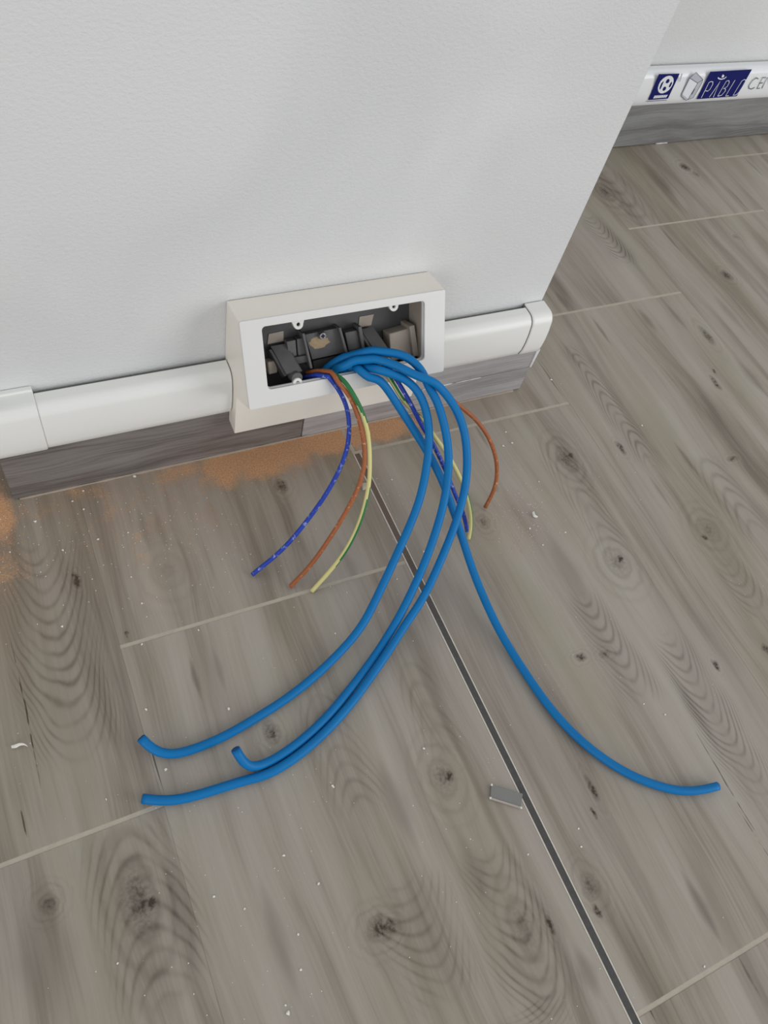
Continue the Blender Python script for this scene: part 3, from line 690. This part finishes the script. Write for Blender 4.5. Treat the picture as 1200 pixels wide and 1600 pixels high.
# fixing screw and the plaster smear on the centre block
s, t = pl(503, 524, .0175)
mt = Matrix.Translation(Lp(s, t, .0172)) @ EN.to_track_quat('Z', 'Y').to_matrix().to_4x4()
bm = bmesh.new(); bmesh.ops.create_cone(bm, cap_ends=True, segments=18, radius1=.0032, radius2=.0024, depth=.0036, matrix=mt); scr = bobj('fixing_screw', bm, M_SCREW, ob, bevel=.0002)
for sw, th_ in ((.0015, .0005), (.0005, .0015)):
    bm = bmesh.new(); lbox(bm, s - sw, s + sw, t - th_, t + th_, .0152, .0156); bobj('screw_slot', bm, M_BLACK, scr)
rnd = random.Random(4)
bm = bmesh.new(); cs, ct = pl(499, 535, .0188); ring = []
for i in range(22):
    a = 2 * math.pi * i / 22; r_ = rnd.uniform(.78, 1.12); ring.append(bm.verts.new(Lp(cs + .0088 * r_ * math.cos(a), ct + .0042 * r_ * math.sin(a), .0189)))
top = bm.verts.new(Lp(cs, ct, .0181))
for i in range(22): bm.faces.new((ring[i], ring[(i+1) % 22], top))
bobj('plaster_smear', bm, M_STAIN, ob, smooth=True)
# tan inner cheek at the right and a pale lug low at the left
bm = bmesh.new(); lbox(bm, s1 + .0006, s1 + .0022, t0 - .002, t1 + .001, .0046, DB); bobj('inner_side', bm, M_TAN, ob, bevel=.0003)  # shade inside the box painted in as tan
pxpart('inner_cheek', ((608, 522), (640, 513), (646, 556), (611, 566)), .0135, DB, M_TAN, .001)
pxpart('cheek_step', ((640, 510), (648, 508), (655, 556), (646, 558)), .0100, DB, M_TAN, .0006)
pxpart('inner_lug', ((418, 566), (433, 563), (434, 583), (420, 586)), .0170, DB, M_TAN, .001)

# ------------------------------------------------------------------ cables
def catmull(P, n):
    out = []; Q = [P[0] * 2 - P[1]] + P + [P[-1] * 2 - P[-2]]
    for i in range(1, len(Q) - 2):
        p0, p1, p2, p3 = Q[i-1], Q[i], Q[i+1], Q[i+2]
        for k in range(n):
            t = k / n
            out.append(0.5 * ((2 * p1) + (p2 - p0) * t + (2 * p0 - 5 * p1 + 4 * p2 - p3) * t * t + (3 * p1 - p0 - 3 * p2 + p3) * t ** 3))
    out.append(P[-1].copy()); return out
def resample(P, step):
    out = [P[0]]; acc = 0.0
    for a, b_ in zip(P, P[1:]):
        d = (b_ - a).length
        while acc + d >= step:
            a = a + (b_ - a) * ((step - acc) / d); out.append(a); d = (b_ - a).length; acc = 0.0
        acc += d
    if (out[-1] - P[-1]).length > step * .3: out.append(P[-1])
    return out
def path(pts, smooth=6, step=.004, zmin=0.0):
    P = resample(catmull([fl(px, py, z) for px, py, z in pts], 10), step)
    for _ in range(smooth):
        P = [P[0]] + [(P[i-1] + P[i] * 2 + P[i+1]) / 4 for i in range(1, len(P) - 1)] + [P[-1]]
    for p in P: p.z = max(p.z, zmin)
    return P
def tube(name, P, r, mats, parent=None, seg=12, sector=None):
    """swept round tube; sector(i, k, frac) picks a material slot per face"""
    bm = bmesh.new(); rings = []; T0 = (P[1] - P[0]).normalized(); nrm = T0.orthogonal().normalized()
    for i, p in enumerate(P):
        T = (P[min(i+1, len(P)-1)] - P[max(i-1, 0)]).normalized(); nrm = (nrm - T * nrm.dot(T)).normalized(); bn = T.cross(nrm)
        rings.append([bm.verts.new(p + (nrm * math.cos(2 * math.pi * k / seg) + bn * math.sin(2 * math.pi * k / seg)) * r) for k in range(seg)])
    for i in range(len(P) - 1):
        for k in range(seg):
            f = bm.faces.new((rings[i][k], rings[i][(k+1) % seg], rings[i+1][(k+1) % seg], rings[i+1][k]))
            if sector: f.material_index = sector(i / (len(P) - 1), k)
    bm.faces.new(rings[0][::-1]); bm.faces.new(rings[-1])
    return bobj(name, bm, mats, parent, smooth=True, recalc=False)
def cable_material(name, c0, c1, rough=.4, scuff=None, sc=0.6):
    m, n, b = mat(name, None, rough, .28)
    tc = n.new('ShaderNodeTexCoord').outputs['Object']
    col = n.mix(n.noise(tc, 45, 3, .6), c0, c1)
    if scuff: col = n.mix(n.m('MULTIPLY', n.ss(n.noise(tc, 300, 3, .7), sc, sc + .12), .75), col, scuff)
    n.put(b.inputs['Base Color'], col); return m
M_BLUE = cable_material('blue_cable_sheath', rgb(0, 110, 176), rgb(0, 122, 190), .5, rgb(30, 140, 195), .72)
M_BLUEEND = plain('cable_end_core', rgb(24, 84, 140), .7, .3)
M_WBLUE = cable_material('blue_wire_insulation', rgb(34, 58, 158), rgb(48, 78, 186), .4, rgb(170, 182, 215), .56)
M_WBROWN = cable_material('brown_wire_insulation', rgb(150, 86, 50), rgb(176, 106, 66), .42, rgb(222, 172, 140), .57)
M_WYEL = cable_material('yellow_wire_insulation', rgb(214, 204, 130), rgb(228, 220, 158), .42, rgb(238, 234, 205), .66)
M_WGRN = cable_material('green_wire_insulation', rgb(40, 110, 62), rgb(56, 132, 78), .42)
RB = .0031
g4 = 'blue data cables'
C1 = [(500,594,.1035),(510,584,.1075),(524,574,.1130),(545,561,.1210),(581,551,.129),(619,551,.130),(644,561,.128),(660,580,.124),(674,606,.118),(686,634,.110),(694,663,.101),(700,695,.091),(701,733,.079),(694,784,.064),(678,840,.048),(660,888,.034),(637,938,.022),
      (615,980,.0125),(590,1022,.0066),(550,1073,.0040),(512,1120,.0033),(472,1159,.0033),(432,1189,.0033),(408,1202,.0034),(393,1204,.0050),(383,1197,.0090),(375,1185,.0140),(367,1169,.0190)]
C2 = [(506,598,.1025),(518,587,.1070),(531,577,.1130),(548,570,.1200),(577,565,.125),(609,570,.127),(641,583,.126),(675,597,.122),(697,615,.116),(714,641,.108),(725,670,.098),(730,710,.085),(728,756,.071),(716,805,.056),(695,861,.041),(663,931,.0245),
      (632,978,.0145),(600,1025,.0085),(560,1085,.0045),(520,1131,.0033),(480,1167,.0033),(440,1195,.0033),(400,1213,.0033),(355,1228,.0033),(310,1242,.0033),(265,1252,.0033),(222,1248,.0045)]
C3 = [(515,600,.1015),(526,590,.1062),(542,581,.1125),(562,574,.1195),(593,575,.125),(619,583,.123),(641,597,.118),(657,616,.112),(667,644,.104),(671,680,.092),(668,720,.080),(656,780,.062),(632,840,.045),(590,931,.0225),
      (560,986,.012),(505,1045,.0055),(450,1090,.0036),(400,1122,.0033),(350,1151,.0033),(302,1171,.0033),(271,1180,.0035),(253,1180,.0045),(236,1171,.0070),(220,1153,.0110)]
C4 = [(530,600,.1000),(538,592,.1050),(549,583,.1115),(563,578,.1185),(583,581,.122),(600,600,.114),(625,638,.099),(657,688,.080),(684,735,.064),(706,790,.046),(722,840,.032),(745,908,.016),(780,985,.0065),(820,1050,.0036),(865,1113,.0033),(920,1168,.0033),(985,1211,.0033),(1050,1234,.0033),(1088,1236,.0034),(1123,1228,.0040)]
BL = (('blue data cable whose short tip bends up between two others', C1), ('blue data cable lowest of the three sweeping left, its end flat on the tiles', C2),
      ('blue data cable with a curled-up end, uppermost of the three sweeping left', C3), ('blue data cable sweeping alone to the right', C4))
RW = .0017
STRIPE_A, STRIPE_B = 'a', 'b'
WL = [('thin blue wire arching left out of the box', [(474,590,.1045),(480,588,.1085),(490,587,.1130),(505,588,.1168),(519,594,.1165),(530,609,.111),(541,632,.102),(546,660,.090),(543,700,.076),(530,735,.064),(509,773,.051),(481,812,.037),(443,857,.019),(394,898,.0022)], M_WBLUE, None),
      ('thin brown wire arching left out of the box', [(478,584,.1060),(488,579,.1125),(508,581,.1185),(527,592,.120),(546,615,.113),(558,643,.103),(568,675,.091),(571,712,.078),(564,752,.064),(544,794,.049),(516,840,.032),(484,885,.014),(453,917,.0022)], M_WBROWN, None),
      ('thin green and yellow wire arching left out of the box', [(490,588,.1050),(503,581,.1125),(520,582,.118),(538,598,.119),(556,625,.111),(569,655,.099),(576,695,.084),(578,742,.068),(571,787,.053),(555,833,.037),(530,875,.020),(487,924,.0022)], [M_WYEL, M_WGRN],
       STRIPE_A),
      ('thin green and yellow wire hanging down behind the blue cables', [(570,576,.107),(588,571,.1168),(604,583,.117),(625,616,.106),(656,654,.089),(677,680,.078),(702,714,.062),(723,756,.042),(733,787,.028),(737,819,.013),(733,842,.0022)], [M_WYEL, M_WGRN],
       STRIPE_B),
      ('thin blue wire hanging down behind the blue cables', [(584,574,.107),(602,570,.1168),(618,590,.115),(639,630,.101),(660,663,.086),(681,702,.069),(702,749,.047),(713,778,.032),(724,801,.018),(730,830,.0022)], M_WBLUE, None),
      ('thin brown wire bowing out to the right of the blue cables', [(594,574,.106),(613,567,.1175),(645,585,.114),(685,608,.105),(718,634,.092),(742,654,.080),(761,679,.066),(773,707,.050),(777,735,.034),(773,764,.018),(758,793,.0022)], M_WBROWN, None)]

# lay all runs, then push them off each other, off the floor and up over the lip of the opening
import numpy as np
runs = [(path(c, 3, .0035), RB) for lab, c in BL] + [(path(c, 4, .003), RW) for lab, c, m, k in WL]
pos = [np.array([tuple(p) for p in P]) for P, r in runs]
for it in range(180):
    for i in range(len(pos)):
        for j in range(i + 1, len(pos)):
            D = pos[i][:, None, :] - pos[j][None, :, :]; dist = np.sqrt((D ** 2).sum(-1)) + 1e-9; need = runs[i][1] + runs[j][1] + .0005
            ii, jj = np.where(dist < need)
            if len(ii) == 0: continue
            for a, b_ in zip(ii, jj):
                k = (need - dist[a, b_]) * .25 * D[a, b_] / dist[a, b_]
                pos[i][a] += k; pos[j][b_] -= k
    for i, (P, r) in enumerate(runs):
        A = pos[i]
        q = A - np.array(tuple(FC)); t_ = q @ np.array(tuple(ET)); d_ = -(q @ np.array(tuple(EN)))
        lim = t0 + r + .0003
        m_ = (d_ > -r - .0006) & (d_ < .0046 + r) & (t_ < lim) & (t_ > lim - .02)
        A[m_] += np.outer(lim - t_[m_], np.array(tuple(ET)))
        if it < 70 and it % 6 == 0: A[1:-1] = (A[:-2] + 6 * A[1:-1] + A[2:]) / 8
        A[:, 2] = np.maximum(A[:, 2], r + .0001)
paths = [[Vector(p) for p in A] for A in pos]
for (lab, c), P in zip(BL, paths):
    t = tag(tube('data_cable', P, RB, M_BLUE), lab, 'cable', g4)
    d = (P[-1] - P[-2]).normalized()
    tube('cut_end', [P[-1] - d * .0004, P[-1] + d * .0003], RB * .8, M_BLUEEND, t)
def wire(P, r, mats, kind):
    o = tube('electric_wire', P, r, mats, seg=12)
    if not kind: return o
    # two-colour insulation: green covers half the round and turns slowly along the wire
    n = len(P); me = o.data
    for f in me.polygons:
        c = f.center; i = min(range(n), key=lambda q: (P[q] - c).length_squared); fr = i / (n - 1)
        T = (P[min(i + 1, n - 1)] - P[max(i - 1, 0)]).normalized(); up = (Vector((-.25, -.55, .8)) - T * T.dot(Vector((-.25, -.55, .8)))).normalized(); sd = T.cross(up)
        a = math.atan2((c - P[i]).dot(sd), (c - P[i]).dot(up))
        if kind == 'a': turn = [(0, 0), (.22, 0.0), (.34, 2.6), (.52, 2.6), (.62, 1.35), (.82, 1.5), (.92, 3.1), (1, 3.1)]
        else: turn = [(0, 1.2), (.2, 1.2), (.35, 1.8), (.45, 3.1), (.72, 3.1), (.8, 1.5), (.95, 1.6), (1, 2.4)]
        for (x0, v0), (x1, v1) in zip(turn, turn[1:]):
            if x0 <= fr <= x1: th = v0 + (v1 - v0) * (fr - x0) / (x1 - x0)
        f.material_index = 1 if math.cos(a + th) > .15 else 0
    return o
for (lab, c, m, kind), P in zip(WL, paths[len(BL):]):
    tag(wire(P, RW, m, kind), lab, 'wire', 'thin electric wires')

# ------------------------------------------------------------------ loose bits on the floor
# grey plastic tab lying against the joint strip
tt = tag(empty('plastic_tab', (0, 0, 0)), 'small flat grey rectangular tab lying against the dark joint strip', 'plastic tab')
M_TAB = plain('grey_tab_plastic', rgb(134, 134, 131), .45, .4, .04, 80)
q = [fl(*p, .0022) for p in ((768, 1226), (817, 1240), (814, 1262), (766, 1247))]
bm = bmesh.new(); hexa(bm, [Vector((p.x, p.y, .0004)) for p in q[::-1]] + [p for p in q[::-1]]); bobj('plate', bm, M_TAB, tt, bevel=.0003)
bm = bmesh.new(); a, b_ = q[3], q[2]; dd = (b_ - a); nn = Vector((dd.y, -dd.x, 0)).normalized() * .0004
hexa(bm, [Vector((p.x, p.y, .0004)) for p in (a + nn, b_ + nn, b_ - nn, a - nn)] + [Vector((p.x, p.y, .0026)) for p in (a + nn, b_ + nn, b_ - nn, a - nn)])
bobj('pale_edge', bm, plain('pale_tab_edge', rgb(186, 176, 170), .5, .4), tt)
rnd = random.Random(8)
def crumb_mesh(nm, r, seed, flat=.6):
    bm = bmesh.new(); bmesh.ops.create_icosphere(bm, subdivisions=1, radius=r); rn = random.Random(seed)
    for v in bm.verts: v.co *= rn.uniform(.55, 1.25); v.co.z *= flat
    zm = min(v.co.z for v in bm.verts)
    for v in bm.verts: v.co.z -= zm
    me = bpy.data.meshes.new(nm); bm.to_mesh(me); bm.free(); return me
for p in (q[0], q[2], q[3]):
    me = crumb_mesh('nub', .0009, rnd.random()); o = link('nub', me, M_CHIP, tt); o.location = (p.x, p.y, .0022)
# curled white shaving
P = [fl(px, py, z) for px, py, z in ((18,1167,.001),(24,1166,.0018),(31,1163,.0024),(38,1163,.0024),(43,1166,.001))]
P = resample(catmull(P, 8), .001); bm = bmesh.new(); prev = None
for i, p in enumerate(P):
    w_ = .0012 * (1 - abs(i / (len(P) - 1) - .25)); ring = [bm.verts.new(p + Vector((0, dy, dz))) for dy, dz in ((-w_, 0), (-w_ * .6, w_), (w_ * .6, w_), (w_, 0))]
    if prev:
        for k in range(4): bm.faces.new((prev[k], prev[(k+1) % 4], ring[(k+1) % 4], ring[k]))
    else: bm.faces.new(ring)
    prev = ring
bm.faces.new(prev[::-1]); tag(bobj('plastic_shaving', bm, M_CHIP), 'curled white plastic shaving near the left edge of the floor', 'shaving')
# tile wedge caught in the joint strip near the box
c = fl(571, 761); bm = bmesh.new()
hexa(bm, [Vector((c.x + a, c.y + b_, .0003)) for a, b_ in ((-.004, -.003), (.0035, -.0025), (.0045, .0035), (-.003, .003))] + [Vector((c.x + a, c.y + b_, z)) for a, b_, z in ((-.0035, -.002, .0042), (.003, -.002, .0022), (.0035, .0028, .0018), (-.0025, .0025, .0038))])
tag(bobj('tile_spacer', bm, plain('dusty_spacer', rgb(196, 184, 168), .7, .3, .1, 300), bevel=.0004), 'small dusty pale spacer stuck in the joint strip below the box', 'tile spacer')
# bent white flake to the right of the cables
P = [fl(px, py, z) for px, py, z in ((833,800,.001),(835,806,.0018),(839,808,.001))]
bm = bmesh.new(); prev = None
for p in P:
    ring = [bm.verts.new(p + Vector((dx, 0, dz))) for dx, dz in ((-.0012, -.0006), (-.0008, .0008), (.0008, .0008), (.0012, -.0006))]
    if prev:
        for k in range(4): bm.faces.new((prev[k], prev[(k+1) % 4], ring[(k+1) % 4], ring[k]))
    else: bm.faces.new(ring)
    prev = ring
bm.faces.new(prev[::-1]); tag(bobj('plaster_flake', bm, M_CHIP), 'bent white plaster flake right of the thin green and yellow wire end', 'flake')
# larger plaster crumbs: one object each
CR = [(210,745,5),(113,783,3.5),(131,796,3.5),(55,815,4.5),(153,843,4),(98,860,3),(200,832,3),(16,863,3),(130,767,3),(357,1108,5),(228,1109,3),(259,1203,4),(222,1007,3),(97,979,3.5),(222,943,3),
      (861,594,4),(790,675,4),(800,693,4.5),(786,697,4),(1003,665,4),(842,753,3),(883,832,3),(612,750,3),(662,862,3),(828,826,3.5),(848,852,3),(1006,1100,3),(662,1170,3.5),(450,1583,4.5),(334,1401,3),
      (519,1228,3.5),(521,1230,3),(466,1460,3),(470,1515,3),(446,1571,3),(184,1505,3),(443,1337,3),(498,1381,3),(166,1249,3),(382,1420,3),(1039,1117,3),(904,1295,3),(908,1323,3),(825,1335,3),(1100,1510,3.5),
      (507,904,3),(524,990,2.5),(310,985,2.5),(620,905,3),(205,902,3)]
ms = [crumb_mesh('plaster_crumb', 1.0, i) for i in range(5)]
for m_ in ms: m_.materials.append(M_CHIP)
for i, (px, py, d) in enumerate(CR):
    o = bpy.data.objects.new('plaster_crumb', ms[i % 5]); COL.objects.link(o); c = fl(px, py)
    s = d * .00026; o.scale = (s, s * rnd.uniform(.7, 1.5), s * .8); o.rotation_euler = (0, 0, rnd.uniform(0, 6.28)); o.location = (c.x, c.y, 0)
    where = ('right of the joint strip, near the right brown wire' if c.x > 0 and py < 900 else 'right of the dark joint strip, on the open floor' if c.x > 0 else
             'on the dusty tiles below the left trunking' if px < 400 and py < 960 else 'on the lower left tiles below all cables' if py > 1260 else 'on the tiles among the cables left of the joint strip')
    tag(o, 'tiny white plaster crumb ' + where, 'crumb', 'plaster crumbs ' + where)
# uncountable fine crumbs and brick-dust grains
def scatter(name, pts, m, label, cat, rmin, rmax, seed):
    rn = random.Random(seed); V, Fc = [], []
    for x_, y_ in pts:
        if y_ > -.0006 and SKL < x_ < SKR: continue
        r = rn.uniform(rmin, rmax); b0 = len(V); a0 = rn.uniform(0, 6.28)
        for k in range(4):
            a = a0 + k * 1.571; V.append((x_ + math.cos(a) * r * rn.uniform(.6, 1.2), y_ + math.sin(a) * r * rn.uniform(.6, 1.2), 0.00005))
        V.append((x_, y_, r * rn.uniform(.6, 1.1)))
        Fc += [(b0 + k, b0 + (k+1) % 4, b0 + 4) for k in range(4)]
    me = bpy.data.meshes.new(name); me.from_pydata(V, [], Fc); me.update()
    return tag(link(name, me, m), label, cat, None, 'stuff')
rn = random.Random(21); pts = []
for _ in range(520):
    px, py = rn.uniform(0, 1200), 560 + 1040 * rn.random() ** 1.1
    if mnoise.noise(Vector((px * .006, py * .006, 0))) < -.12 + .35 * (px > 760): continue
    c = fl(px, py); pts.append((c.x, c.y))
for _ in range(260):
    c = fl(rn.gauss(180, 170), rn.gauss(830, 60)); pts.append((c.x, c.y))
for _ in range(90):
    c = fl(rn.gauss(820, 25), rn.gauss(815, 25)); pts.append((c.x, c.y))
scatter('plaster_specks', pts, M_CHIP, 'fine white plaster specks strewn over the floor tiles', 'plaster dust', .0002, .0005, 3)
pts = []
for mx, my, sx_, sy_, cnt in ((430, 712, 75, 18, 1100), (545, 680, 60, 10, 700), (5, 830, 18, 45, 350), (300, 750, 90, 22, 420), (150, 800, 110, 40, 260), (800, 815, 35, 30, 120)):
    for _ in range(cnt):
        c = fl(rn.gauss(mx, sx_), rn.gauss(my, sy_)); pts.append((c.x, c.y))
scatter('brick_dust', pts, plain('brick_dust_grain', rgb(214, 164, 122), .95, .1, .2, 400), 'orange brick dust piled along the foot of the skirting', 'brick dust', .00018, .0005, 5)
